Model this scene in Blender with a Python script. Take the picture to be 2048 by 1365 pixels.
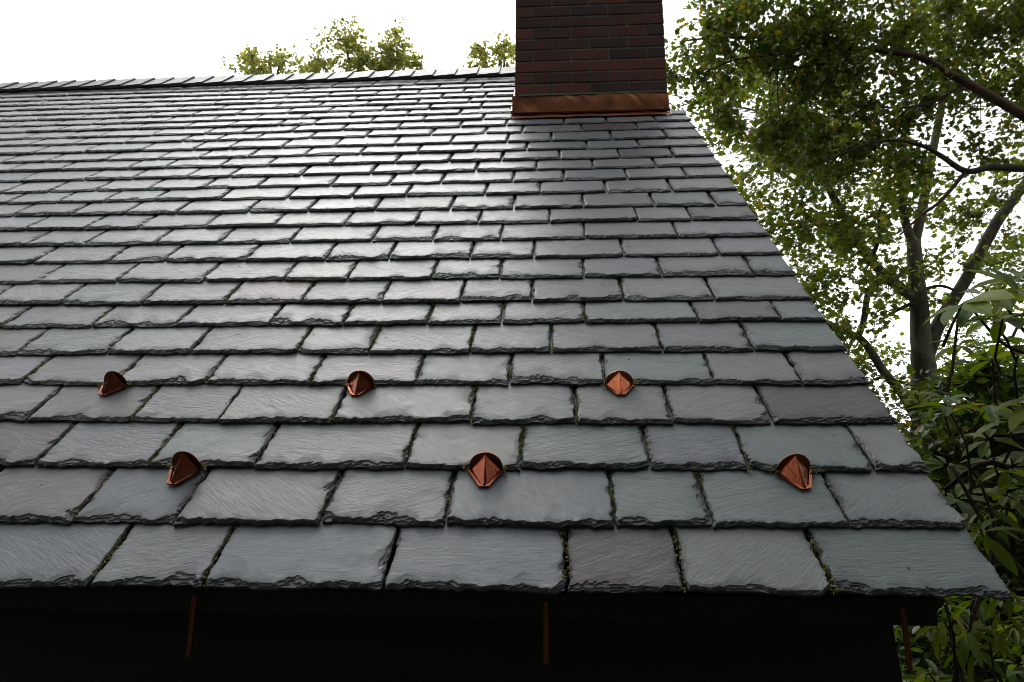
import bpy, math, random
import numpy as np
from mathutils import Vector, Matrix

# ------------------------------------------------------------------ clear
for o in list(bpy.data.objects):
    bpy.data.objects.remove(o, do_unlink=True)
SC = bpy.context.scene
COL = SC.collection
rnd = random.Random(11)
rng = np.random.default_rng(5)

# ------------------------------------------------------------------ camera, sky, sun, exposure
S = 0.8                                   # metres per unit of the measured roof grid
TH = 0.79912                              # roof pitch, 45.8 degrees
FPX = 1328.97                             # focal length in photo pixels (2048 wide)
YAW, PITCH, ROLL = -0.06072, 0.22422, 0.00681
CAM = np.array([-0.98517, -1.57166, 0.21678]) * S
fwd = np.array([math.sin(YAW) * math.cos(PITCH), math.cos(YAW) * math.cos(PITCH), math.sin(PITCH)])
rgt = np.array([math.cos(YAW), -math.sin(YAW), 0.0])
upv = np.cross(rgt, fwd)
rgt, upv = rgt * math.cos(ROLL) + upv * math.sin(ROLL), -rgt * math.sin(ROLL) + upv * math.cos(ROLL)
cd = bpy.data.cameras.new('camera')
cd.sensor_width = 36.0
cd.lens = FPX / 2048 * 36.0
cd.clip_start = 0.05
cd.clip_end = 2000
cam = bpy.data.objects.new('camera', cd)
COL.objects.link(cam)
cam.matrix_world = Matrix(((rgt[0], upv[0], -fwd[0], CAM[0]), (rgt[1], upv[1], -fwd[1], CAM[1]),
                           (rgt[2], upv[2], -fwd[2], CAM[2]), (0, 0, 0, 1)))
SC.camera = cam

SUN_EL, SUN_AZ = math.radians(56), math.radians(-24)     # azimuth from +Y, negative to the left
SUN_DIR = Vector((math.sin(SUN_AZ) * math.cos(SUN_EL), math.cos(SUN_AZ) * math.cos(SUN_EL), math.sin(SUN_EL)))
world = bpy.data.worlds.new('World')
SC.world = world
world.use_nodes = True
nt = world.node_tree
nt.nodes.clear()
N_ = nt.nodes.new
sky = N_('ShaderNodeTexSky')
sky.sky_type = 'NISHITA'
sky.sun_disc = False
sky.sun_elevation = SUN_EL
sky.sun_rotation = SUN_AZ
sky.air_density = 1.0
sky.dust_density = 3.0
sky.ozone_density = 1.0
bw = N_('ShaderNodeRGBToBW')
nt.links.new(sky.outputs[0], bw.inputs[0])
# bright thin overcast: the sky's own brightness spread to white, with a few blue rents
wh = N_('ShaderNodeMix'); wh.data_type = 'RGBA'; wh.blend_type = 'MULTIPLY'
wh.inputs['Factor'].default_value = 1.0
pw = N_('ShaderNodeMath'); pw.operation = 'POWER'; pw.inputs[1].default_value = 0.50
nt.links.new(bw.outputs[0], pw.inputs[0])
nt.links.new(pw.outputs[0], wh.inputs['A'])
wh.inputs['B'].default_value = (5.0, 5.05, 5.15, 1)
tc = N_('ShaderNodeTexCoord')
cl = N_('ShaderNodeTexNoise')
cl.inputs['Scale'].default_value = 3.2
cl.inputs['Detail'].default_value = 5
cl.inputs['Roughness'].default_value = 0.55
nt.links.new(tc.outputs['Generated'], cl.inputs['Vector'])
rp = N_('ShaderNodeValToRGB')
rp.color_ramp.elements[0].position = 0.30
rp.color_ramp.elements[1].position = 0.40
nt.links.new(cl.outputs[0], rp.inputs[0])
mx = N_('ShaderNodeMix'); mx.data_type = 'RGBA'
nt.links.new(rp.outputs[0], mx.inputs['Factor'])
nt.links.new(sky.outputs[0], mx.inputs['A'])
nt.links.new(wh.outputs['Result'], mx.inputs['B'])
bg = N_('ShaderNodeBackground')
bg.inputs['Strength'].default_value = 0.15
nt.links.new(mx.outputs['Result'], bg.inputs['Color'])
wo = N_('ShaderNodeOutputWorld')
nt.links.new(bg.outputs[0], wo.inputs[0])

sl = bpy.data.lights.new('sun', 'SUN')
sl.energy = 1.5
sl.angle = math.radians(32)
sl.color = (1.0, 0.97, 0.92)
so = bpy.data.objects.new('sun', sl)
COL.objects.link(so)
so.location = (0, 0, 20)
so.rotation_euler = (-SUN_DIR).to_track_quat('-Z', 'Y').to_euler()

SC.view_settings.view_transform = 'Standard'
SC.view_settings.look = 'None'
SC.view_settings.exposure = 0.34
SC.view_settings.gamma = 1.0
SC.view_settings.use_curve_mapping = False
SC.cycles.max_bounces = 6
SC.cycles.diffuse_bounces = 3
SC.cycles.glossy_bounces = 3
SC.cycles.transmission_bounces = 4
SC.cycles.filter_width = 0.9
SC.cycles.use_denoising = True
SC.cycles.use_adaptive_sampling = True
SC.cycles.adaptive_threshold = 0.02

# ------------------------------------------------------------------ helpers
def ray(x, y):
    return rgt * ((x - 1024) / FPX) - upv * ((y - 682.5) / FPX) + fwd

def at(x, y, depth):
    """photo pixel + distance along the view axis -> point"""
    return CAM + ray(x, y) * depth

RU = np.array([1.0, 0, 0])
RV = np.array([0, math.cos(TH), math.sin(TH)])
RN = np.array([0, -math.sin(TH), math.cos(TH)])

def roof(u, v, h=0.0):
    """roof coordinates in metres -> point(s)"""
    u, v, h = np.broadcast_arrays(np.asarray(u, float), np.asarray(v, float), np.asarray(h, float))
    return u[..., None] * RU + v[..., None] * RV + h[..., None] * RN

def lattice(ix, iy, seed):
    n = (ix.astype(np.int64) * 374761393 + iy.astype(np.int64) * 668265263 + seed * 1442695041) & 0x7fffffff
    n = ((n ^ (n >> 13)) * 1274126177) & 0x7fffffff
    n = (n ^ (n >> 16)) & 0xffff
    return n / 65535.0

def vnoise(x, y, seed=0):
    x, y = np.broadcast_arrays(np.asarray(x, float), np.asarray(y, float))
    ix, iy = np.floor(x), np.floor(y)
    fx, fy = x - ix, y - iy
    fx = fx * fx * (3 - 2 * fx); fy = fy * fy * (3 - 2 * fy)
    a = lattice(ix, iy, seed); b = lattice(ix + 1, iy, seed)
    c = lattice(ix, iy + 1, seed); d = lattice(ix + 1, iy + 1, seed)
    return (a + (b - a) * fx) * (1 - fy) + (c + (d - c) * fx) * fy

def mesh_np(name, verts, faces, loops=None, uv=None, col=None, smooth=False):
    """faces: (m,k) array, or list of index lists"""
    me = bpy.data.meshes.new(name)
    verts = np.asarray(verts, np.float32)
    if isinstance(faces, np.ndarray):
        tot = np.full(len(faces), faces.shape[1], np.int32)
        flat = faces.ravel().astype(np.int32)
    else:
        tot = np.concatenate([np.full(len(f), f.shape[1], np.int32) for f in faces])
        flat = np.concatenate([f.ravel() for f in faces]).astype(np.int32)
    start = np.concatenate([[0], np.cumsum(tot)[:-1]]).astype(np.int32)
    me.vertices.add(len(verts)); me.vertices.foreach_set('co', verts.ravel())
    me.loops.add(len(flat)); me.loops.foreach_set('vertex_index', flat)
    me.polygons.add(len(tot)); me.polygons.foreach_set('loop_start', start)
    me.polygons.foreach_set('loop_total', tot)
    me.polygons.foreach_set('use_smooth', np.full(len(tot), smooth))
    if uv is not None:
        l = me.uv_layers.new(name='UVMap')
        l.data.foreach_set('uv', np.asarray(uv, np.float32)[flat].ravel())
    if col is not None:
        c = me.color_attributes.new('tint', 'FLOAT_COLOR', 'POINT')
        c.data.foreach_set('color', np.asarray(col, np.float32).ravel())
    me.update(calc_edges=True)
    return me

def link(name, data, mat=None, parent=None, label=None, cat=None, group=None, kind=None):
    o = bpy.data.objects.new(name, data)
    COL.objects.link(o)
    if mat is not None and data is not None and not data.materials:
        data.materials.append(mat)
    if parent is not None:
        o.parent = parent
    if label: o['label'] = label
    if cat: o['category'] = cat
    if group: o['group'] = group
    if kind: o['kind'] = kind
    return o

BOXF = np.array([[0, 3, 2, 1], [4, 5, 6, 7], [0, 1, 5, 4], [1, 2, 6, 5], [2, 3, 7, 6], [3, 0, 4, 7]])

def box8(p):
    """eight corners: bottom ring then top ring"""
    return mesh_np('box', np.array(p), BOXF)

def boxm(x0, x1, y0, y1, z0, z1):
    return box8([(x0, y0, z0), (x1, y0, z0), (x1, y1, z0), (x0, y1, z0),
                 (x0, y0, z1), (x1, y0, z1), (x1, y1, z1), (x0, y1, z1)])

def roofbox(u0, u1, v0, v1, h0, h1):
    return box8([roof(u0, v0, h0), roof(u1, v0, h0), roof(u1, v1, h0), roof(u0, v1, h0),
                 roof(u0, v0, h1), roof(u1, v0, h1), roof(u1, v1, h1), roof(u0, v1, h1)])

def tube(points, radii, seg=8, jit=0.0, seed=0):
    P = [Vector(p) for p in points]
    vs, fs = [], []
    up = Vector((0.3, 0.2, 1)).normalized()
    rr = random.Random(seed)
    for i, p in enumerate(P):
        t = (P[min(i + 1, len(P) - 1)] - P[max(i - 1, 0)]).normalized()
        a = t.cross(up)
        if a.length < 1e-3: a = t.cross(Vector((1, 0, 0)))
        a.normalize(); b = t.cross(a)
        for k in range(seg):
            an = 2 * math.pi * k / seg
            r = radii[i] * (1 + jit * (rr.random() - .5))
            vs.append(p + a * math.cos(an) * r + b * math.sin(an) * r)
    n = len(P)
    for i in range(n - 1):
        for k in range(seg):
            fs.append((i * seg + k, i * seg + (k + 1) % seg, (i + 1) * seg + (k + 1) % seg, (i + 1) * seg + k))
    vs = np.array([tuple(v) for v in vs])
    caps = [np.array([list(range(seg))[::-1]]), np.array([[(n - 1) * seg + k for k in range(seg)]])]
    return vs, np.array(fs), caps

def smooth_path(pts, rad, sub=4):
    """Catmull-Rom through points with radii"""
    P = [np.array(p, float) for p in pts]
    P = [2 * P[0] - P[1]] + P + [2 * P[-1] - P[-2]]
    R = [rad[0]] + list(rad) + [rad[-1]]
    op, orr = [], []
    for i in range(1, len(P) - 2):
        for k in range(sub):
            t = k / sub
            q = 0.5 * (2 * P[i] + (P[i + 1] - P[i - 1]) * t + (2 * P[i - 1] - 5 * P[i] + 4 * P[i + 1] - P[i + 2]) * t * t
                       + (3 * P[i] - P[i - 1] - 3 * P[i + 1] + P[i + 2]) * t ** 3)
            op.append(q); orr.append(R[i] + (R[i + 1] - R[i]) * t)
    op.append(P[-2]); orr.append(R[-2])
    return op, orr

# ------------------------------------------------------------------ materials
class NG:
    """small node-graph builder"""
    def __init__(self, name):
        self.m = bpy.data.materials.new(name); self.m.use_nodes = True
        self.t = self.m.node_tree; self.t.nodes.clear()
    def n(self, typ, ins=None, **kw):
        nd = self.t.nodes.new(typ)
        for k, v in kw.items(): setattr(nd, k, v)
        for k, v in (ins or {}).items():
            s = nd.inputs[k]
            if isinstance(v, bpy.types.NodeSocket): self.t.links.new(v, s)
            else: s.default_value = v
        return nd
    def math(self, op, a, b=0.0, c=None, clamp=False):
        d = {0: a, 1: b}
        if c is not None: d[2] = c
        return self.n('ShaderNodeMath', d, operation=op, use_clamp=clamp).outputs[0]
    def mix(self, f, a, b, bt='MIX'):
        return self.n('ShaderNodeMix', {'Factor': f, 'A': a, 'B': b}, data_type='RGBA', blend_type=bt).outputs['Result']
    def noise(self, vec, scale, detail=4, rough=.5, dist=0.0):
        return self.n('ShaderNodeTexNoise', {'Vector': vec, 'Scale': scale, 'Detail': detail, 'Roughness': rough, 'Distortion': dist}).outputs[0]
    def ramp(self, f, p0, p1, c0=(0, 0, 0, 1), c1=(1, 1, 1, 1)):
        r = self.n('ShaderNodeValToRGB', {0: f})
        r.color_ramp.elements[0].position = p0; r.color_ramp.elements[1].position = p1
        r.color_ramp.elements[0].color = c0; r.color_ramp.elements[1].color = c1
        return r.outputs[0]
    def mapping(self, vec, scale=(1, 1, 1), rot=(0, 0, 0)):
        return self.n('ShaderNodeMapping', {'Vector': vec, 'Scale': scale, 'Rotation': rot}).outputs[0]
    def bump(self, h, dist, strength=1.0, normal=None):
        d = {'Height': h, 'Distance': dist, 'Strength': strength}
        if normal is not None: d['Normal'] = normal
        return self.n('ShaderNodeBump', d).outputs[0]
    def out(self, sh):
        self.n('ShaderNodeOutputMaterial', {'Surface': sh}); return self.m
    def principled(self, **k):
        names = dict(col='Base Color', rough='Roughness', metal='Metallic', normal='Normal', spec='Specular IOR Level')
        return self.n('ShaderNodeBsdfPrincipled', {names[a]: v for a, v in k.items()}).outputs[0]

def mat_slate():
    g = NG('slate')
    uv = g.n('ShaderNodeUVMap', uv_map='UVMap').outputs[0]
    at_ = g.n('ShaderNodeAttribute', attribute_name='tint')
    tint, edge = at_.outputs['Color'], at_.outputs['Alpha']
    big = g.noise(uv, 9, 2, .55)
    grain = g.noise(g.mapping(uv, (24, 150, 1)), 1.0, 3, .65, .5)
    # cleft: flat terraces with crisp little risers, busier along the dressed edges
    lowv = g.noise(g.mapping(uv, (8, 20, 1)), 1.0, 5, .62, .5)
    steps = g.math('SNAP', lowv, 0.05)
    fine = g.noise(g.mapping(uv, (30, 62, 1)), 1.0, 4, .65, .7)
    fsteps = g.math('SNAP', fine, 0.07)
    em = g.math('MAXIMUM', edge, g.math('MULTIPLY', g.ramp(big, .42, .70), .85))
    per = g.ramp(g.noise(uv, .22, 0, .5), .3, .7)          # nearly constant over one slate
    h = g.math('MULTIPLY', grain, g.math('ADD', .00035, g.math('MULTIPLY', per, .0011)))
    h = g.math('ADD', h, g.math('MULTIPLY', g.math('MULTIPLY', g.math('SUBTRACT', steps, .5), g.math('ADD', .25, em)), .017))
    h = g.math('ADD', h, g.math('MULTIPLY', g.math('MULTIPLY', g.math('SUBTRACT', fsteps, .5), g.math('ADD', g.math('MULTIPLY', per, .45), edge)), .0050))
    nrm = g.bump(h, 1.0, 1.0)
    v = g.math('ADD', .72, g.math('MULTIPLY', big, .36))
    v = g.math('ADD', v, g.math('MULTIPLY', lowv, .14))
    v = g.math('ADD', v, g.math('MULTIPLY', grain, .16))
    c = g.mix(1.0, tint, g.n('ShaderNodeCombineColor', {0: v, 1: v, 2: v}).outputs[0], 'MULTIPLY')
    c = g.mix(g.math('MULTIPLY', g.math('POWER', edge, 4.0), .85), c, (.016, .016, .016, 1))  # grimy chipped edges; the tails' shade is also put into this dark tone
    r = g.math('ADD', .41, g.math('MULTIPLY', grain, .16))
    r = g.math('ADD', r, g.math('MULTIPLY', edge, .14))
    return g.out(g.principled(col=c, rough=r, normal=nrm, spec=.5))

def mat_copper(name, base=(.62, .27, .15), dark=(.20, .065, .035), rough=.3, amt=.5, sc=14):
    g = NG(name)
    co = g.n('ShaderNodeTexCoord').outputs['Object']
    n1 = g.noise(co, sc, 5, .6, .8)
    n2 = g.noise(g.mapping(co, (1, 1, .4)), sc * 4, 3, .6)
    f = g.ramp(g.math('ADD', g.math('MULTIPLY', n1, .75), g.math('MULTIPLY', n2, .25)), .38, .66)
    c = g.mix(g.math('MULTIPLY', f, amt), base + (1,), dark + (1,))
    r = g.math('ADD', rough, g.math('MULTIPLY', n2, .16))
    nm = g.bump(n1, .006, .2)
    return g.out(g.principled(col=c, rough=r, metal=1.0, normal=nm))

def mat_simple(name, col, rough=.7, var=.3, sc=6, bump=.002, bsc=40, stretch=(1, 1, 1), spec=.4, objrand=0.0):
    g = NG(name)
    co = g.n('ShaderNodeTexCoord').outputs['Object']
    co = g.mapping(co, stretch)
    n1 = g.noise(co, sc, 5, .6)
    v = g.math('ADD', 1 - var / 2, g.math('MULTIPLY', g.math('SUBTRACT', n1, .5), var * 2))
    if objrand:
        ri = g.n('ShaderNodeObjectInfo').outputs['Random']
        v = g.math('MULTIPLY', v, g.math('ADD', 1 - objrand / 2, g.math('MULTIPLY', ri, objrand)))
    c = g.mix(1.0, col + (1,), g.n('ShaderNodeCombineColor', {0: v, 1: v, 2: v}).outputs[0], 'MULTIPLY')
    nm = g.bump(g.noise(co, bsc, 4, .6), bump, .8)
    return g.out(g.principled(col=c, rough=rough, normal=nm, spec=spec))

def mat_brick():
    g = NG('brick')
    co = g.n('ShaderNodeTexCoord').outputs['Object']
    ri = g.n('ShaderNodeObjectInfo').outputs['Random']
    rr = g.n('ShaderNodeValToRGB', {0: ri})
    cr = rr.color_ramp
    cr.elements[0].color = (.045, .027, .026, 1); cr.elements[1].color = (.16, .045, .030, 1)
    e = cr.elements.new(.3); e.color = (.075, .031, .028, 1)
    e = cr.elements.new(.65); e.color = (.115, .038, .030, 1)
    n1 = g.noise(co, 28, 4, .65)
    c = g.mix(1.0, rr.outputs[0], g.ramp(n1, .2, .8, (.6, .6, .6, 1), (1.25, 1.2, 1.15, 1)), 'MULTIPLY')
    soot = g.ramp(g.noise(co, 7, 3, .5), .45, .7)
    c = g.mix(g.math('MULTIPLY', soot, .35), c, (.05, .04, .038, 1))
    nm = g.bump(g.noise(co, 130, 4, .7), .004, .9)
    return g.out(g.principled(col=c, rough=.85, normal=nm, spec=.3))

def mat_leaf(name, trans=.45, rough=.42, tcol=(1.25, 1.35, .45), spec=.45):
    g = NG(name)
    tint = g.n('ShaderNodeAttribute', attribute_name='tint').outputs['Color']
    ri = g.n('ShaderNodeObjectInfo').outputs['Random']
    v = g.math('ADD', .8, g.math('MULTIPLY', ri, .4))
    c = g.mix(1.0, tint, g.n('ShaderNodeCombineColor', {0: v, 1: v, 2: v}).outputs[0], 'MULTIPLY')
    p = g.principled(col=c, rough=rough, spec=spec)
    t = g.n('ShaderNodeBsdfTranslucent', {'Color': g.mix(1.0, c, tcol + (1,), 'MULTIPLY')}).outputs[0]
    return g.out(g.n('ShaderNodeMixShader', {0: trans, 1: p, 2: t}).outputs[0])

def mat_bark(name, c0, c1, sc=3.0, rough=.85):
    g = NG(name)
    co = g.n('ShaderNodeTexCoord').outputs['Object']
    n1 = g.noise(g.mapping(co, (1, 1, .55)), sc, 4, .55, .4)
    f = g.ramp(n1, .42, .56)
    c = g.mix(f, c0 + (1,), c1 + (1,))
    n2 = g.noise(g.mapping(co, (1, 1, .3)), sc * 7, 4, .6)
    c = g.mix(1.0, c, g.ramp(n2, .2, .8, (.7, .7, .7, 1), (1.2, 1.2, 1.2, 1)), 'MULTIPLY')
    nm = g.bump(n2, .02, .7)
    return g.out(g.principled(col=c, rough=rough, normal=nm, spec=.25))

M_SLATE = mat_slate()
M_COPPER = mat_copper('copper_flashing', (.34, .135, .068), (.11, .042, .024), .33, .95, 4)
M_COPPER_DK = mat_copper('copper_weathered', (.22, .06, .03), (.09, .024, .014), .14, .7, 30)
M_COPPER_NEW = mat_copper('copper_bright', (.36, .105, .048), (.10, .026, .014), .14, .8, 26)
M_COPPER_OLD = mat_copper('copper_brown', (.13, .04, .022), (.06, .018, .012), .35, .6, 30)
M_BRICK = mat_brick()
M_MORTAR = mat_simple('mortar', (.15, .158, .14), .9, .3, 20, .004, 120)
M_SEAL = mat_simple('sealant', (.10, .16, .13), .7, .3, 20, .002, 60)
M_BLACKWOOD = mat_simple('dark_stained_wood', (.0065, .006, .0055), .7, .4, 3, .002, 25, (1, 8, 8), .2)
M_DECK = mat_simple('roofing_felt', (.02, .02, .02), .95, .3, 10, .002, 60)
M_GRASS = mat_simple('lawn', (.045, .065, .025), .95, .6, 1.2, .03, 20)
M_LEAF = mat_leaf('sycamore_leaf', .5, .42, (1.5, 1.5, .4))
M_LEAF_FAR = mat_leaf('far_leaf', .55, .5, (1.4, 1.4, .5))
M_LEAF_WOOD = mat_leaf('woodland_leaf', 0.0, .7, (1, 1, .4), .1)
M_LEAF_RHODO = mat_leaf('rhododendron_leaf', .45, .5, (1.6, 1.5, .25), .22)
M_BARK = mat_bark('sycamore_bark', (.05, .043, .03), (.115, .105, .075), 3.2)
M_BARK_RED = mat_bark('red_brown_bark', (.05, .028, .02), (.085, .05, .036), 3.0)
M_TWIG = mat_bark('twig_bark', (.03, .022, .016), (.06, .045, .03), 8)
M_MOSS = mat_leaf('moss', .2, .8, (1.1, 1.2, .5), .2)
LINES= [(0.0059, 0.0063), (0.1942, 0.0055), (0.3841, -0.0004), (0.5729, -0.0056), (0.7676, -0.0033), (0.9525, -0.0014), (1.1456, 0.0003), (1.3028, -0.0064), (1.5005, -0.0023), (1.6908, -0.0042), (1.8849, -0.0036), (2.0756, -0.0066), (2.2622, -0.0079), (2.4711, -0.0023), (2.6769, 0.0059), (2.8701, 0.0039), (3.0523, -0.0004), (3.2524, 0.0052), (3.4363, 0.0013), (3.6586, 0.007), (3.8457, 0.0082), (4.0278, 0.0064), (4.2082, 0.006), (4.3866, 0.006), (4.565, 0.006), (4.7434, 0.006), (4.9218, 0.006), (5.1003, 0.006), (5.2787, 0.006)]
JOINTS= [[-2.056, -1.788, -1.369, -0.955, -0.693, -0.372], [-2.217, -1.945, -1.568, -1.25, -0.834, -0.597, -0.273], [-2.458, -2.118, -1.814, -1.388, -1.071, -0.723, -0.461, -0.139], [-2.619, -2.281, -1.999, -1.647, -1.228, -0.912, -0.632, -0.346], [-2.772, -2.438, -2.127, -1.777, -1.425, -1.122, -0.815, -0.471, -0.203], [-2.911, -2.578, -2.264, -1.88, -1.622, -1.265, -0.987, -0.609, -0.304], [-3.1, -2.743, -2.409, -2.047, -1.761, -1.446, -1.167, -0.859, -0.454, -0.154], [-3.305, -2.985, -2.637, -2.291, -1.976, -1.654, -1.341, -1.06, -0.706, -0.36], [-3.204, -2.853, -2.47, -2.114, -1.841, -1.483, -1.198, -0.848, -0.531, -0.159], [-3.364, -3.007, -2.74, -2.356, -1.991, -1.704, -1.339, -1.059, -0.669, -0.255], [-3.522, -3.229, -2.88, -2.563, -2.218, -1.825, -1.534, -1.216, -0.826, -0.402], [-3.664, -3.349, -3.066, -2.716, -2.365, -2.007, -1.651, -1.337, -0.99, -0.563, -0.307], [-3.876, -3.544, -3.243, -2.962, -2.576, -2.249, -1.896, -1.499, -1.175, -0.816, -0.463, -0.155], [-4.043, -3.74, -3.471, -3.18, -2.807, -2.428, -2.064, -1.767, -1.334, -1.041, -0.687, -0.34], [-3.913, -3.632, -3.31, -2.985, -2.665, -2.236, -1.899, -1.599, -1.195, -0.909, -0.554, -0.227], [-4.229, -3.813, -3.515, -3.174, -2.911, -2.471, -2.047, -1.792, -1.421, -1.064, -0.734, -0.371], [-4.445, -4.106, -3.648, -3.409, -3.054, -2.745, -2.348, -1.937, -1.606, -1.279, -0.926, -0.564, -0.239], [-4.62, -4.303, -3.906, -3.547, -3.266, -2.938, -2.573, -2.205, -1.832, -1.467, -1.135, -0.747, -0.423], [-4.534, -4.168, -3.767, -3.399, -3.152, -2.784, -2.421, -2.018, -1.641, -1.268, -0.976, -0.578, -0.224], [-4.7, -4.367, -3.998, -3.576, -3.32, -3.043, -2.657, -2.263, -1.801, -1.431, -1.173, -0.764, -0.385], [-4.869, -4.54, -4.282, -3.892, -3.484, -3.216, -2.848, -2.479, -2.072, -1.624, -1.294, -0.886, -0.581, -0.243], [-4.981, -4.733, -4.443, -4.118, -3.722, -3.386, -3.008, -2.744, -2.312, -1.924, -1.479], [-5.234, -4.885, -4.564, -4.329, -3.973, -3.598, -3.258, -2.898, -2.524, -2.075, -1.671], [-5.437, -5.141, -4.771, -4.462, -4.197, -3.846, -3.472, -3.068, -2.73, -2.299, -1.934, -1.522], [-5.313, -5.017, -4.65, -4.358, -4.058, -3.685, -3.232, -2.863, -2.471, -2.058, -1.633], [-5.582, -5.159, -4.908, -4.49, -4.234, -3.821, -3.446, -2.99, -2.612, -2.269, -1.885, -1.514], [-5.685, -5.48, -5.063, -4.753, -4.396, -4.086, -3.66, -3.276, -2.891, -2.477, -2.11, -1.718], [-5.671, -5.295, -4.939, -4.647, -4.251, -3.912, -3.48, -3.165, -2.699, -2.322, -1.959, -1.577], [-5.434, -5.08, -4.813, -4.453, -4.139, -3.904, -3.733, -3.313, -2.954, -2.588, -2.196, -1.741]]

# ------------------------------------------------------------------ ground
GZ = -2.35
gx = np.linspace(-1, 1, 61); gx = np.sign(gx) * np.abs(gx) ** 2.4 * 600
X, Y = np.meshgrid(gx, gx)
Zg = GZ + (vnoise(X * .15 + 50, Y * .15 + 50, 3) - .5) * .25
ii = np.arange(60 * 61).reshape(60, 61)[:, :60]
gf = np.stack([ii, ii + 1, ii + 62, ii + 61], -1).reshape(-1, 4)
link('ground', mesh_np('ground', np.stack([X, Y, Zg], -1).reshape(-1, 3), gf, smooth=True), M_GRASS, kind='structure')

# ------------------------------------------------------------------ house
house = link('house', None, label='dark timber house with a grey slate roof and a brick chimney', cat='house')
house.empty_display_size = .5
E_ = 0.152                                # exposure of a course
VR = 5.70 * S                             # slope length to the ridge
UL = -6.4                                 # left gable
RY, RZ = VR * math.cos(TH), VR * math.sin(TH)

TINTS = {
    'grey':   (.084, .095, .098), 'blue': (.078, .091, .098), 'green': (.070, .092, .090),
    'warm':   (.094, .096, .091), 'lilac': (.088, .085, .088), 'purple': (.040, .031, .032),
    'maroon': (.026, .017, .018), 'pink': (.112, .096, .093), 'sage': (.082, .095, .087),
}
SPECIAL = {(0, 4): 'purple', (3, 8): 'maroon', (2, 0): 'purple', (6, 9): 'purple', (7, 4): 'pink', (7, 7): 'lilac',
           (4, 4): 'lilac', (10, 7): 'lilac', (11, 11): 'purple', (12, 1): 'purple', (16, 9): 'purple', (16, 12): 'purple',
           (19, 12): 'purple', (14, 12): 'lilac', (5, 7): 'lilac', (0, 6): 'green', (0, 5): 'sage', (1, 5): 'green', (2, 5): 'green',
           (2, 6): 'blue', (3, 7): 'warm', (7, 9): 'warm', (3, 6): 'sage', (4, 7): 'green', (6, 8): 'green', (6, 10): 'green',
           (3, 4): 'warm', (2, 4): 'warm', (8, 0): 'lilac', (12, 9): 'lilac', (1, 6): 'green', (1, 7): 'grey', (0, 3): 'blue', (0, 2): 'blue', (0, 1): 'grey', (0, 0): 'blue',
           (2, 7): 'green', (2, 8): 'sage', (3, 5): 'blue', (1, 4): 'blue', (1, 1): 'blue', (1, 3): 'grey', (2, 3): 'sage', (1, 2): 'sage'}

deck = roofbox(UL + .02, -.085, .030, VR, -.068, -.045)
roof_o = link('roof', deck, M_DECK, house)
roof_o['label'] = 'grey slate roof slope of overlapping chipped slates'

# right of the chimney the overhang stops at the chimney front
CH_U0, CH_U1 = -1.243 * S, -.122 * S
CH_V = 4.075 * S
CUT_V = 4.135 * S

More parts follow.
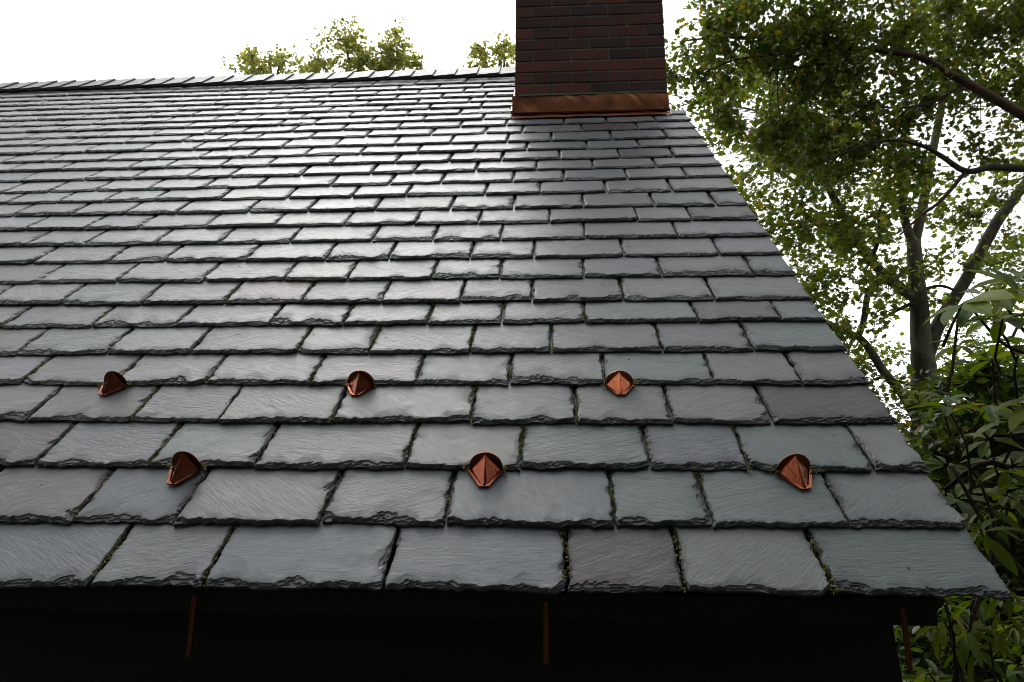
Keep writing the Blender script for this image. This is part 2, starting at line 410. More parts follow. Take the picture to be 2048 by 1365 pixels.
def slate_mesh(uL, uR, v0L, v0R, t, res, seed, tint, elen, lift=0.0, clipc=None, vmax=None):
    rr = random.Random(seed)
    w = uR - uL
    L = elen * 2 + .02
    if vmax is not None: L = min(L, vmax - v0L)
    nu = max(3, int(round(w / res)))
    s = [0.0]
    while s[-1] < .034: s.append(s[-1] + res * .9)
    while s[-1] < elen * 1.08: s.append(s[-1] + res * 2.6)
    s = [x for x in s if x < L - .01] + [L]
    s = np.array(s); ns = len(s) - 1
    a = np.linspace(0, 1, nu + 1)
    A, Sg = np.meshgrid(a, s)
    ua = A * w
    jl = (vnoise(s * 45, 0, seed) - .5) * .005 + (vnoise(s * 170, 9, seed) - .5) * .003
    jr = (vnoise(s * 45, 5, seed + 1) - .5) * .005 + (vnoise(s * 170, 7, seed + 1) - .5) * .003
    ux = a * w
    jb = (vnoise(ux * 18, 0, seed + 2) - .5) * .006 + (vnoise(ux * 75, 3, seed + 2) - .5) * .005
    if clipc:
        side, cw, chh = clipc
        dd = ux if side < 0 else (w - ux)
        jb = jb + chh * np.clip(1 - dd / cw, 0, 1)
    u = uL + jl[:, None] + (w + (jr - jl)[:, None]) * A
    v = v0L + (v0R - v0L) * A + Sg + jb[None, :] * np.clip(1 - Sg / .08, 0, 1)
    wide = rr.choice([.6, .8, 1.0, 1.0, 1.4, 1.9])
    wb = .003 + wide * .021 * vnoise(ua * 24, Sg * 6, seed + 3) ** 1.6 + .004 * vnoise(ua * 95, Sg * 20, seed + 4)
    qb = np.clip(1 - Sg / wb, 0, 1)
    dl, dr = ua, w - ua
    wl = .0015 + .013 * vnoise(Sg * 38, 2, seed + 5) ** 2.2
    wr = .0015 + rr.choice([.012, .016, .024]) * vnoise(Sg * 38, 4, seed + 6) ** 2.2
    ql = np.clip(1 - dl / wl, 0, 1); qr = np.clip(1 - dr / wr, 0, 1)
    q = np.maximum(qb, np.maximum(ql, qr) * .85)
    st = q * 3 + (vnoise(ua * 130, Sg * 170, seed + 7) - .5) * 1.5 * (q > 0)
    fl = np.floor(st); fr = st - fl
    bev = np.clip((fl + np.clip((fr - .78) / .22, 0, 1)) / 3, 0, 1)
    tilt = rr.uniform(-.0012, .0012)
    hid = np.clip((Sg - elen * 1.06) / (elen * .3), 0, 1)
    h = t * (1 - Sg / elen) - bev * t * .72 + lift * (1 - Sg / elen) * (1 - hid) - hid * .004 + tilt * (A - .5)
    h = h + (vnoise(ua * 6, Sg * 7, seed + 8) - .5) * .0009 * (1 - hid)
    hb = -t * Sg / elen - .0015 + lift * (1 - Sg / elen) * (1 - hid) - hid * .004
    ew = 2.2 if res < .006 else 1.3
    edge = np.clip(np.maximum(np.clip(1.25 - Sg / (wb * ew), 0, 1), np.maximum(np.clip(1.1 - dl / (wl * ew + .004), 0, 1), np.clip(1.1 - dr / (wr * ew + .004), 0, 1))), 0, 1)
    top = roof(u, v, h).reshape(-1, 3)
    nn = (nu + 1)
    ix = np.arange((ns + 1) * nn).reshape(ns + 1, nn)
    faces = np.stack([ix[:-1, :-1], ix[:-1, 1:], ix[1:, 1:], ix[1:, :-1]], -1).reshape(-1, 4)
    ring = np.concatenate([ix[0, :], ix[1:, -1], ix[-1, -2::-1], ix[-2:0:-1, 0]])
    bot = roof(u, v, hb).reshape(-1, 3)[ring]
    nb = len(top); k = len(ring)
    rb = nb + np.arange(k)
    skirt = np.stack([ring, rb, np.roll(rb, -1), np.roll(ring, -1)], -1)
    verts = np.concatenate([top, bot])
    ang = rr.uniform(-.55, .55) + rr.choice([0, 0, .5, -.5]); ox, oy = rr.uniform(0, 50), rr.uniform(0, 50)
    su, sv = ua.ravel(), Sg.ravel()
    uv = np.stack([su * math.cos(ang) - sv * math.sin(ang) + ox, su * math.sin(ang) + sv * math.cos(ang) + oy], -1)
    uv = np.concatenate([uv, uv[ring] + .013])
    col = np.empty((len(verts), 4)); col[:, :3] = tint
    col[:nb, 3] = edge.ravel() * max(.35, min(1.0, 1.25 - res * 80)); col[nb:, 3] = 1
    return verts, faces, skirt, rb[::-1][None, :], uv, col

BASE_T = ['grey'] * 6 + ['blue'] * 4 + ['green'] * 3 + ['sage'] * 2 + ['warm'] * 2 + ['lilac']
count = 0
rest = []                                   # the courses past the individual limit, and those out of the picture
jointlog = []
NROW = len(LINES)
for n in range(NROW):
    a0, b0 = LINES[n]
    if n + 1 < NROW: a1 = LINES[n + 1][0]
    else: a1 = a0 + .185
    js = list(JOINTS[n])
    uend = 0.0 if n <= 21 else CH_U0 / S - .03
    if n == 21: segs_extra = True
    # continue the course past the frame to the left gable
    nseen = len(js) + 1
    r2 = random.Random(900 + n)
    left = js[0]
    ext = []
    while left > UL / S + .3:
        left -= r2.uniform(.26, .44); ext.append(left)
    if ext and ext[-1] < UL / S + .18: ext[-1] = UL / S
    else: ext.append(UL / S)
    bounds = ext[::-1] + js + [uend]
    nx = len(ext) - 1
    for i in range(len(bounds) - 1):
        li = i - nx                         # index of the right-hand joint in the measured list
        rr = random.Random(n * 1000 + i * 7 + 3)
        uL, uR = bounds[i] * S, bounds[i + 1] * S
        gap = rr.uniform(.0015, .0042) * (1.7 if n > 11 else 1.0)
        uL += gap if i else 0
        uR -= gap if i < len(bounds) - 2 else 0
        vmax = None
        if n == 21 and i == len(bounds) - 2:
            uR = CH_U0 - .012               # runs up to the chimney; a cut piece sits right of it
        uc = (uL + uR) / 2 / S
        v0 = (a0 + b0 * uc) * S
        e = (a1 - a0) * S
        e = min(max(e, .112), .19)
        if n == 0: pass
        depth = float((roof(uc * S, v0) - CAM) @ fwd)
        res = max(.0024, depth * .0021)
        if li < -1: res *= 3
        key = SPECIAL.get((n, li)) or rr.choice(BASE_T)
        f = rr.uniform(.86, 1.12)
        tint = tuple(c * f for c in TINTS[key])
        t = rr.uniform(.0088, .0120)
        dv = rr.uniform(-.003, .003) + (rr.uniform(-.004, .004) if rr.random() < .25 else 0)
        sk = rr.uniform(-.0022, .0022)
        clipc = None
        if rr.random() < .22: clipc = (rr.choice([-1, 1]), rr.uniform(.012, .04), rr.uniform(.006, .018))
        # courses tuck in under the ridge cap and stop at the chimney
        if v0 + e * 2 + .02 > VR - .02: vmax = VR - .02
        if n in (19, 20) and uR > CH_U0 and uL < CH_U1 + .05: vmax = CH_V - .004
        if n == 20 and uR > CH_U1: vmax = CUT_V
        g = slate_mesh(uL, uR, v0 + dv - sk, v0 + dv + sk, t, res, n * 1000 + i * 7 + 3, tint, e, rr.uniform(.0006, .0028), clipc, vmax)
        seen = li >= -1 + 1 or (li == -1 and False)
        if n < 9: jointlog.append((uR + gap, v0, e, n, li))
        if seen and count < 300:
            verts, faces, skirt, bot, uv, col = g
            o0 = roof(uc * S, v0)
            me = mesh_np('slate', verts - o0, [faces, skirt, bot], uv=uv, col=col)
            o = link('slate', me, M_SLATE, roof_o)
            o.location = o0
            count += 1
            if key in ('purple', 'maroon', 'pink'): o['label'] = {'purple': 'purplish slate among the grey ones', 'maroon': 'dark maroon slate at the roof edge', 'pink': 'pale pinkish slate'}[key]
        else:
            rest.append(g)
# the cut slate right of the chimney, above course 20
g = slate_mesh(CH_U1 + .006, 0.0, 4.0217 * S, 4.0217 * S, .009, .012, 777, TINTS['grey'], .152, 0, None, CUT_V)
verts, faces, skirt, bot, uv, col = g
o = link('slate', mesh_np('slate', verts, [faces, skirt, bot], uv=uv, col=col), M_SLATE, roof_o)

def join(parts):
    V, F4, NG_, U, Cc, off = [], [], [], [], [], 0
    for verts, faces, skirt, bot, uv, col in parts:
        V.append(verts); F4 += [faces + off, skirt + off]; NG_.append(bot + off); U.append(uv); Cc.append(col); off += len(verts)
    return np.concatenate(V), F4 + NG_, np.concatenate(U), np.concatenate(Cc)
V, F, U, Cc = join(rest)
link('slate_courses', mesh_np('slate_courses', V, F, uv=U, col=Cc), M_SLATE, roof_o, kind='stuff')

# ridge cap: overlapping saddle slates, each lapping over the next to the right
u = UL; k = 0
CAPW = .27 * S
while u < CH_U0 - .03:
    rr = random.Random(4000 + k)
    ln = .158 + rr.uniform(-.006, .006)
    ur = min(u + ln, CH_U0 - .012); ul = u - .10
    hb, ht = .016, .030 + rr.uniform(0, .004)
    v0 = 5.435 * S + rr.uniform(-.004, .004) - .004 * math.sin(u * 1.3)
    cap = [roof(ul, v0, hb), roof(ur, v0, ht), roof(ur, VR + .012, ht), roof(ul, VR + .012, hb)]
    th_ = .012
    cap2 = [p + RN * th_ for p in cap]
    me = mesh_np('ridge_slate', np.array(cap + cap2), BOXF, uv=np.array([[0, 0], [ln, 0], [ln, .2], [0, .2]] * 2) + rr.uniform(0, 40),
                 col=np.array([TINTS[rr.choice(BASE_T)] + (.3,)] * 8))
    link('ridge_slate', me, M_SLATE, roof_o)
    if k % 1 == 0 and ur > UL:
        # its mate on the rear slope
        def mir(p): return np.array([p[0], 2 * RY - p[1], p[2]])
        me2 = mesh_np('ridge_slate', np.array([mir(p) for p in cap + cap2]), BOXF[:, ::-1], uv=np.array([[0, 0], [ln, 0], [ln, .2], [0, .2]] * 2),
                      col=np.array([TINTS['grey'] + (.3,)] * 8))
        rest_back = link('rear_ridge_slate', me2, M_SLATE, roof_o)
    u += ln; k += 1
# rear slope
rb_ = [np.array([p[0], 2 * RY - p[1], p[2]]) for p in (roof(UL, 0, -.07), roof(-.1, 0, -.07), roof(-.1, VR, -.07), roof(UL, VR, -.07), roof(UL, 0, 0), roof(-.1, 0, 0), roof(-.1, VR, 0), roof(UL, VR, 0))]
link('rear_slope', mesh_np('rear_slope', np.array(rb_), BOXF[:, ::-1], uv=np.array([[0, 0], [6, 0], [6, 4], [0, 4]] * 2), col=np.array([TINTS['grey'] + (0,)] * 8)), M_SLATE, roof_o)

# walls, fascia, soffit
GX = -.108                                  # gable wall face
WY = .20                                    # front wall face
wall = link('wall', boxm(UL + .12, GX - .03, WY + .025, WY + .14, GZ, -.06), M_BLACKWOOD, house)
z = -.075; k = 0
while z > GZ + .12:
    hh = .118
    p = [(UL + .12, WY - .004, z - hh), (GX, WY - .004, z - hh), (GX, WY + .024, z - hh), (UL + .12, WY + .024, z - hh),
         (UL + .12, WY + .014, z - .002), (GX, WY + .014, z - .002), (GX, WY + .024, z - .002), (UL + .12, WY + .024, z - .002)]
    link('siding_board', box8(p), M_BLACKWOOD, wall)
    z -= hh; k += 1
# gable wall with its boards up to the roof slope
gw = [(GX - .14, WY + .14, GZ), (GX - .03, WY + .14, GZ), (GX - .03, 2 * RY - WY, GZ), (GX - .14, 2 * RY - WY, GZ)]
zt = -.12
V = np.array([(GX - .14, WY + .14, GZ), (GX - .03, WY + .14, GZ), (GX - .03, 2 * RY - WY - .14, GZ), (GX - .14, 2 * RY - WY - .14, GZ),
              (GX - .14, WY + .14, .05), (GX - .03, WY + .14, .05), (GX - .03, 2 * RY - WY - .14, .05), (GX - .14, 2 * RY - WY - .14, .05),
              (GX - .14, RY, RZ - .25), (GX - .03, RY, RZ - .25)])
F = [np.array([[0, 3, 2, 1], [0, 1, 5, 4], [2, 3, 7, 6]]), np.array([[1, 2, 6, 9, 5], [3, 0, 4, 8, 7]]), np.array([[4, 5, 9, 8], [8, 9, 6, 7]])]
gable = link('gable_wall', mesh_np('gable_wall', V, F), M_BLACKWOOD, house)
z = GZ + .05
while z < RZ - .4:
    y0 = WY + .03 if z < -.2 else max(WY + .03, (z + .12) / math.tan(TH) + .10)
    y1 = 2 * RY - y0
    p = [(GX - .028, y0, z), (GX + .004, y0, z), (GX + .004, y1, z), (GX - .028, y1, z),
         (GX - .028, y0, z + .116), (GX - .014, y0, z + .116), (GX - .014, y1, z + .116), (GX - .028, y1, z + .116)]
    link('siding_board', box8(p), M_BLACKWOOD, gable)
    z += .118
link('fascia', boxm(UL + .05, GX, .045, .068, -.052, -.008), M_BLACKWOOD, house)
link('soffit', boxm(UL + .05, GX - .002, .070, WY - .006, -.050, -.036), M_BLACKWOOD, house)
link('rake_board', box8([roof(-.085, .06, -.15), roof(-.062, .06, -.15), roof(-.062, CUT_V - .03, -.15), roof(-.085, CUT_V - .03, -.15),
                         roof(-.085, .06, -.078), roof(-.062, .06, -.078), roof(-.062, CUT_V - .03, -.078), roof(-.085, CUT_V - .03, -.078)]), M_BLACKWOOD, house)
link('drip_edge', roofbox(UL + .03, -.09, .034, .07, -.044, -.036), M_BLACKWOOD, house)

# ------------------------------------------------------------------ chimney
FY = CH_V * math.cos(TH); FZ = CH_V * math.sin(TH)        # where the front face meets the slope
CX0, CX1 = CH_U0, CH_U1
CY0 = FY + .004
CY1 = RY + .30
CTOP = FZ + 2.0
core = boxm(CX0 + .005, CX1 - .005, CY0 + .005, CY1 - .005, FZ - .5, CTOP)
chim = link('chimney', core, M_MORTAR, house)
chim['label'] = 'dark red brick chimney with copper flashing at its foot'
BH, BJ = .0655, .011
CW = CX1 - CX0
def brick_mesh(ln, dp, seed):
    """brick with softened, slightly chipped edges; centred, length on x, depth on y"""
    r = random.Random(seed)
    b = .003
    vs = []
    for zz, ins in ((-BH / 2, b), (-BH / 2 + b, 0), (BH / 2 - b, 0), (BH / 2, b)):
        for (sx, sy) in ((-1, -1), (1, -1), (1, 1), (-1, 1)):
            vs.append((sx * (ln / 2 - ins) + r.uniform(-.0012, .0012), sy * (dp / 2 - ins) + r.uniform(-.0008, .0008), zz + r.uniform(-.001, .001)))
    fs = [[0, 3, 2, 1], [12, 13, 14, 15]]
    for l in range(3):
        for k in range(4):
            fs.append([l * 4 + k, l * 4 + (k + 1) % 4, l * 4 + 4 + (k + 1) % 4, l * 4 + 4 + k])
    return mesh_np('brick', np.array(vs), np.array(fs))
DP = .09
BL = (CW + BJ) / 4 - BJ                     # four stretchers across the front
FULL = [brick_mesh(BL, DP, q) for q in range(4)]
HALF = [brick_mesh((BL - BJ) / 2, DP, 20 + q) for q in range(3)]
for m in FULL + HALF: m.materials.append(M_BRICK)
CD = CY1 - CY0
NS_ = int((CD - 2 * DP) / (BL + BJ))
BS = (CD - BJ * 2) / max(1, NS_ + 1) - BJ
SIDE = [brick_mesh(DP, (CD - 2 * DP - BJ) / 4 - BJ, 40 + q) for q in range(3)]
SDL = (CD - 2 * DP - BJ) / 4
for m in SIDE: m.materials.append(M_BRICK)
z = FZ + .148; c = 0
nbr = 0
ZB0 = z
while z + BH < CTOP:
    r = random.Random(600 + c)
    zc = z + BH / 2
    row = []
    if c % 2 == 0:
        x = CX0
        for k in range(4): row.append((x + BL / 2, FULL)); x += BL + BJ
    else:
        hl = (BL - BJ) / 2
        row.append((CX0 + hl / 2, HALF)); x = CX0 + hl + BJ
        for k in range(3): row.append((x + BL / 2, FULL)); x += BL + BJ
        row.append((x + hl / 2, HALF))
    for (xc, kind) in row:
        o = link('brick', r.choice(kind), None, chim)
        o.location = (xc, CY0 + DP / 2 + r.uniform(-.0015, .0015), zc + r.uniform(-.001, .001)); nbr += 1
    for xs in (CX0 + DP / 2, CX1 - DP / 2):
        for k in range(4):
            o = link('brick', r.choice(SIDE), None, chim)
            o.location = (xs + r.uniform(-.001, .001), CY0 + DP + BJ + SDL * (k + .5) - BJ / 2, zc); nbr += 1
    z += BH + BJ; c += 1
# cap slab at the top
link('chimney_cap', boxm(CX0 - .05, CX1 + .05, CY0 - .05, CY1 + .05, CTOP + .002, CTOP + .08), M_MORTAR, chim)
# copper apron: upright sheet with crinkles, hemmed top, and a flange out over the slates
def sheet(p00, p10, p11, p01, nu, nv, amp, seed, thick=.0016, n=None):
    a, b = np.meshgrid(np.linspace(0, 1, nu + 1), np.linspace(0, 1, nv + 1))
    P = (np.array(p00)[None, None] * ((1 - a) * (1 - b))[..., None] + np.array(p10) * (a * (1 - b))[..., None]
         + np.array(p11) * (a * b)[..., None] + np.array(p01) * ((1 - a) * b)[..., None])
    wd = np.linalg.norm(np.array(p10) - np.array(p00)); hd = np.linalg.norm(np.array(p01) - np.array(p00))
    d = (vnoise(a * wd * 9, b * hd * 12, seed) - .5) * amp + (vnoise(a * wd * 30 + b * hd * 22, b * hd * 9, seed + 1) - .5) * amp * .5
    P = P + np.array(n) * d[..., None]
    Q = P - np.array(n) * thick
    nn = (nu + 1) * (nv + 1)
    ix = np.arange(nn).reshape(nv + 1, nu + 1)
    f = np.stack([ix[:-1, :-1], ix[:-1, 1:], ix[1:, 1:], ix[1:, :-1]], -1).reshape(-1, 4)
    ring = np.concatenate([ix[0, :], ix[1:, -1], ix[-1, -2::-1], ix[-2:0:-1, 0]])
    sk = np.stack([ring, ring + nn, np.roll(ring, -1) + nn, np.roll(ring, -1)], -1)
    return mesh_np('sheet', np.concatenate([P.reshape(-1, 3), Q.reshape(-1, 3)]), [f, f[:, ::-1] + nn, sk], smooth=False)
AZ0, AZ1 = FZ + .012, ZB0 - .012
ay = CY0 - .006
o = link('apron_flashing', sheet((CX0 - .012, ay - .004, AZ0), (CX1 + .008, ay - .004, AZ0), (CX1 + .004, ay, AZ1), (CX0 - .004, ay, AZ1), 60, 12, .010, 31, .0016, (0, -1, 0)), M_COPPER, chim)
link('apron_hem', boxm(CX0 - .014, CX1 + .01, ay - .016, ay - .006, AZ0 - .002, AZ0 + .008), M_COPPER_DK, o)
fv0 = CH_V - .062
link('apron_flange', sheet(roof(CX0 - .014, fv0, .012), roof(CX1 + .012, fv0, .012), roof(CX1 + .012, CH_V + .002, .010), roof(CX0 - .014, CH_V + .002, .010), 40, 4, .003, 37, .0016, RN), M_COPPER, chim)
link('corner_fold', boxm(CX0 - .016, CX0 + .012, ay - .012, ay - .0085, AZ0 + .01, AZ1 - .004), M_COPPER, chim)
link('sealant_ledge', boxm(CX0 + .02, CX1 - .002, CY0 - .010, CY0 + .010, AZ1 + .001, AZ1 + .0105), M_SEAL, chim)
# step flashing up the left side
for k in range(9):
    v0 = CH_V + .02 + k * .135
    if v0 + .14 > VR: break
    link('step_flashing', box8([roof(CX0 - .026, v0, .013 + .003 * (k % 2)), roof(CX0 - .001, v0, .013 + .003 * (k % 2)), roof(CX0 - .001, v0 + .145, .009 + .003 * (k % 2)), roof(CX0 - .026, v0 + .145, .009 + .003 * (k % 2)),
                               roof(CX0 - .026, v0, .033 + .002 * (k % 2)), roof(CX0 - .001, v0, .036 + .002 * (k % 2)), roof(CX0 - .001, v0 + .145, .034 + .002 * (k % 2)), roof(CX0 - .026, v0 + .145, .031 + .002 * (k % 2))]), M_COPPER, chim)

# ------------------------------------------------------------------ copper snow guards
def snow_guard_meshes(hgt, slope_len):
    """origin at the foot of the plate; x across, y up-slope, z off the slates"""
    R_ = .0365
    th_ = .0016
    # round-topped plate
    out = [(-R_ * .92, 0.0)]
    for k in range(0, 17):
        an = math.pi * (1 - k / 16)
        out.append((R_ * math.cos(an), hgt - R_ + R_ * math.sin(an)))
    out.append((R_ * .92, 0.0))
    n = len(out)
    lean = .16
    vs = [(x, lean * z, z) for x, z in out] + [(x, lean * z + th_, z) for x, z in out]
    F = [np.array([list(range(n))]), np.array([list(range(2 * n - 1, n - 1, -1))]),
         np.array([[k, k + n, (k + 1) % n + n, (k + 1) % n] for k in range(n)])]
    plate = mesh_np('plate', np.array(vs), F)
    # folded brace: two facets meeting in a ridge that runs from the plate's crown to the tip
    top = (0, lean * hgt * .93 - .0015, hgt * .93)
    bl, br = (-R_ * .88, -.002, .003), (R_ * .88, -.002, .003)
    tl, tr = (-.006, -slope_len, .0025), (.006, -slope_len, .0025)
    tm = (0, -slope_len, .0075)
    mids = []
    A = [top, bl, tl, tm, br, tr]
    V = list(A) + [(x, y + .0014, z - .0014) for x, y, z in A]
    Fq = [np.array([[0, 1, 2, 3], [0, 3, 5, 4], [9, 8, 7, 6], [10, 11, 9, 6]]), np.array([[1, 7, 8, 2], [2, 8, 9, 3], [3, 9, 11, 5], [5, 11, 10, 4], [0, 6, 7, 1], [4, 10, 6, 0]])]
    brace = mesh_np('brace', np.array(V), Fq)
    rib = tube([(0, top[1] - .001, top[2] + .0005), (0, -slope_len, .0085)], [.0009, .0011], 6)
    ribm = mesh_np('rib', rib[0], [rib[1]] + rib[2])
    lips = []
    for s_ in (-1, 1):
        p0 = np.array((s_ * R_ * .90, -.003, .0015)); p1 = np.array((s_ * .0062, -slope_len - .001, .0015))
        d = p1 - p0; nrm = np.array((s_ * abs(d[1]), -s_ * d[0] * (1 if s_ > 0 else 1), 0)); nrm = np.array((s_ * .86, -.5, 0))
        o_ = nrm * .0055
        q = [p0, p1, p1 + o_, p0 + o_]
        q2 = [p + np.array((0, 0, .0035)) for p in q]
        lips.append(box8(q + q2 if s_ < 0 else [q[k] for k in (3, 2, 1, 0)] + [q2[k] for k in (3, 2, 1, 0)]))
    foot = boxm(-.009, .009, -slope_len - .004, -slope_len + .004, .0008, .0045)
    strap = boxm(-.012, .012, 0.002, .10, .0004, .0018)
    return plate, brace, ribm, lips, foot, strap
GUARDS = [(-2.431, 4, .041, .046, -.18, 'copper snow guard in the upper row, farthest left of the six'),
          (-1.603, 4, .041, .046, -.06, 'copper snow guard in the upper row, below the purplish grey slate'),
          (-.772, 4, .039, .044, .02, 'bright copper snow guard in the upper row, nearest the roof edge'),
          (-2.004, 2, .044, .051, -.16, 'copper snow guard in the lower row, farthest left, over a slate joint'),
          (-1.165, 2, .044, .051, 0.0, 'copper snow guard in the middle of the lower row'),
          (-.348, 2, .043, .052, .14, 'orange copper snow guard in the lower row, nearest the roof edge')]
for gi, (gu, row, hg, sl_, rot, lab) in enumerate(GUARDS):
    a0, b0 = LINES[row]
    v = (a0 + b0 * gu) * S - .004
    root = link('snow_guard', None, label=lab, cat='snow guard', group='copper snow guards on the slate roof')
    root.empty_display_size = .05
    n_ = Vector(RN); y_ = Vector(RV); x_ = Vector(RU)
    tilt = Matrix.Rotation(math.radians(rnd.uniform(1.5, 4)), 4, 'X')
    Mx = Matrix(((x_.x, y_.x, n_.x, 0), (x_.y, y_.y, n_.y, 0), (x_.z, y_.z, n_.z, 0), (0, 0, 0, 1)))
    root.matrix_world = Matrix.Translation(Vector(roof(gu * S, v, .0035))) @ Mx @ Matrix.Rotation(rot, 4, 'Z') @ Matrix.Rotation(math.radians(-3.2), 4, 'X')
    pl, br, rb2, lp, ft, st_ = snow_guard_meshes(hg, sl_)
    m_ = M_COPPER_NEW if gi in (2, 5) else M_COPPER_DK
    link('plate', pl, m_, root); b_ = link('brace', br, m_, root); link('rib', rb2, m_, b_)
    for l in lp: link('lip', l, m_, b_)
    link('foot', ft, m_, root); link('strap', st_, m_, root)

# copper straps hanging below the eave
for xs, lab in ((-1.461, 'thin copper strap hanging under the eave, left of the three'), (-.8015, 'thin copper strap hanging under the eave, middle of the three'), (-.172, 'thin copper strap under the eave by the house corner')):
    root = link('eave_strap', None, label=lab, cat='strap', group='copper straps under the eave')
    root.location = (xs, .03, -.02)
    root.empty_display_size = .05
    link('strip', boxm(-.0045, .0045, -.0012, .0012, -.104, 0.0), M_COPPER_OLD, root)
    link('bent_tab', boxm(-.0045, .0045, .0014, .030, -.0025, -.0005), M_COPPER_OLD, root)
    link('hook', boxm(-.0045, .0045, -.006, -.0014, -.104, -.1015), M_COPPER_OLD, root)

# ------------------------------------------------------------------ leaves and trees
def leaf_template(kind):
    if kind == 'lobed':                     # palmate, five lobes
        pts = [(0, 0), (.20, .04), (.50, .12), (.36, .34), (.60, .62), (.26, .64), (0, 1.0), (-.26, .64), (-.60, .62), (-.36, .34), (-.50, .12), (-.20, .04)]
        v = [(0, .38, .05)] + [(x, y, -.10 * abs(x) * 2 - .06 * y * y) for x, y in pts]
        n = len(pts)
        f = [(0, 1 + k, 1 + (k + 1) % n) for k in range(n)]
    elif kind == 'oval':                    # small plain leaf
        pts = [(0, 0), (.24, .28), (.26, .6), (0, 1.0), (-.26, .6), (-.24, .28)]
        v = [(x, y, .12 * abs(x) - .1 * y * y) for x, y in pts]
        f = [(0, 1, 3), (1, 2, 3), (0, 3, 5), (5, 3, 4)]
        f = [(0, 1, 2), (0, 2, 3), (0, 3, 4), (0, 4, 5)]
    else:                                   # long leathery leaf, folded on the midrib
        v, f = [], []
        ys = [0, .10, .28, .5, .72, .9, 1.0]
        ws = [.015, .07, .155, .185, .165, .085, .0]
        for y, w in zip(ys, ws):
            zc = .10 * y - .26 * y * y
            v += [(-w, y, zc + w * .28), (0, y, zc), (w, y, zc + w * .28)]
        for k in range(6):
            b = k * 3
            f += [(b, b + 1, b + 4), (b, b + 4, b + 3), (b + 1, b + 2, b + 5), (b + 1, b + 5, b + 4)]
    return np.array(v, float), np.array(f)

def frames(n, up_bias, rg):
    """random leaf frames: x side, y along, z normal leaning up"""
    z = rg.normal(size=(n, 3)); z[:, 2] = np.abs(z[:, 2]) + up_bias
    z /= np.linalg.norm(z, axis=1)[:, None]
    y = rg.normal(size=(n, 3)); y[:, 2] -= .35
    y -= (y * z).sum(1)[:, None] * z
    y /= np.linalg.norm(y, axis=1)[:, None]
    return np.cross(y, z), y, z

def leaves_mesh(name, pos, size, tmpl, cols, rg, up_bias=.5, fr=None):
    tv, tf = tmpl
    n = len(pos)
    x, y, z = fr if fr is not None else frames(n, up_bias, rg)
    sz = size if np.ndim(size) else np.full(n, size)
    P = (tv[None, :, 0:1] * x[:, None] + tv[None, :, 1:2] * y[:, None] + tv[None, :, 2:3] * z[:, None]) * sz[:, None, None] + pos[:, None]
    F = tf[None] + (np.arange(n) * len(tv))[:, None, None]
    C = np.repeat(np.concatenate([cols, np.ones((n, 1))], 1), len(tv), 0)
    return mesh_np(name, P.reshape(-1, 3), F.reshape(-1, 3), col=C)

LOBED, OVAL, LONG = leaf_template('lobed'), leaf_template('oval'), leaf_template('long')

def leaf_cols(n, rg, base, spread=.35, yellow=.05, ycol=(.22, .17, .02)):
    v = 1 + (rg.random((n, 1)) - .5) * 2 * spread
    hue = (rg.random((n, 1)) - .5) * .3
    c = np.array(base)[None] * v * np.concatenate([1 + hue, np.ones((n, 1)), 1 - hue], 1)
    m = rg.random(n) < yellow
    c[m] = np.array(ycol) * (0.7 + .6 * rg.random((m.sum(), 1)))
    return c

def clump(c, r, n, rg, twigs=7, squash=.75):
    """leaves hung along a few twigs that radiate from a clump's centre; returns leaf points and twig ends"""
    d = rg.normal(size=(twigs, 3)); d /= np.linalg.norm(d, axis=1)[:, None]
    d[:, 2] *= squash
    ends = c + d * r * (.6 + .6 * rg.random((twigs, 1)))
    k = rg.integers(0, twigs, n)
    t = rg.random(n) ** .6
    p = c + (ends[k] - c) * t[:, None] + rg.normal(size=(n, 3)) * r * .13
    return p, ends

def limb(pts, rad, parent, mat, name='limb', seg=8, sub=4, seed=0):
    P, Rr = smooth_path(pts, rad, sub)
    v, f, caps = tube(P, Rr, seg, .10, seed)
    return link(name, mesh_np(name, v, [f] + caps, smooth=True), mat, parent)

def pix(path, depth):
    out = []
    for p in path:
        d = depth if len(p) < 3 else p[2]
        out.append(at(p[0], p[1], d))
    return out

def twig_mesh(segs, r0=.008, r1=.003):
    V, F, off = [], [], 0
    for a, b in segs:
        m = (a + b) / 2 + rng.normal(size=3) * np.linalg.norm(b - a) * .07
        v, f, c = tube([a, m, b], [r0, (r0 + r1) / 2, r1], 4)
        V.append(v); F.append(f + off); off += len(v)
    return mesh_np('twigs', np.concatenate(V), np.concatenate(F), smooth=True)

def nearest(pt, nodes):
    d = np.linalg.norm(nodes - pt, axis=1)
    return nodes[d.argmin()]

def crown(root, clumps, size, base, mat, seed, tmpl=LOBED, nodes=None, twigmat=None, yellow=.04, up=.5, density=1.0):
    """clumps: (centre, radius, leaf count)"""
    rg = np.random.default_rng(seed)
    P, segs = [], []
    for c, r, n in clumps:
        p, ends = clump(np.array(c), r, int(n * density), rg)
        P.append(p)
        for e_ in ends[:4]: segs.append((np.array(c), e_))
        if nodes is not None:
            q = nearest(np.array(c), nodes)
            segs.append((q, np.array(c)))
    P = np.concatenate(P)
    n = len(P)
    cr = link('crown', leaves_mesh('crown', P, size * (.65 + .6 * rg.random(n)), tmpl, leaf_cols(n, rg, base, yellow=yellow), rg, up), mat, root, kind='stuff')
    if twigmat is not None and segs:
        link('twigs', twig_mesh(segs, .010 * size / .11, .003 * size / .11), twigmat, root, kind='stuff')
    return n

def ground_at(p):
    return np.array([p[0], p[1], GZ - .1])

def along(paths):
    out = []
    for p in paths:
        q, _ = smooth_path(p, [1] * len(p), 6)
        out += q
    return np.array(out)

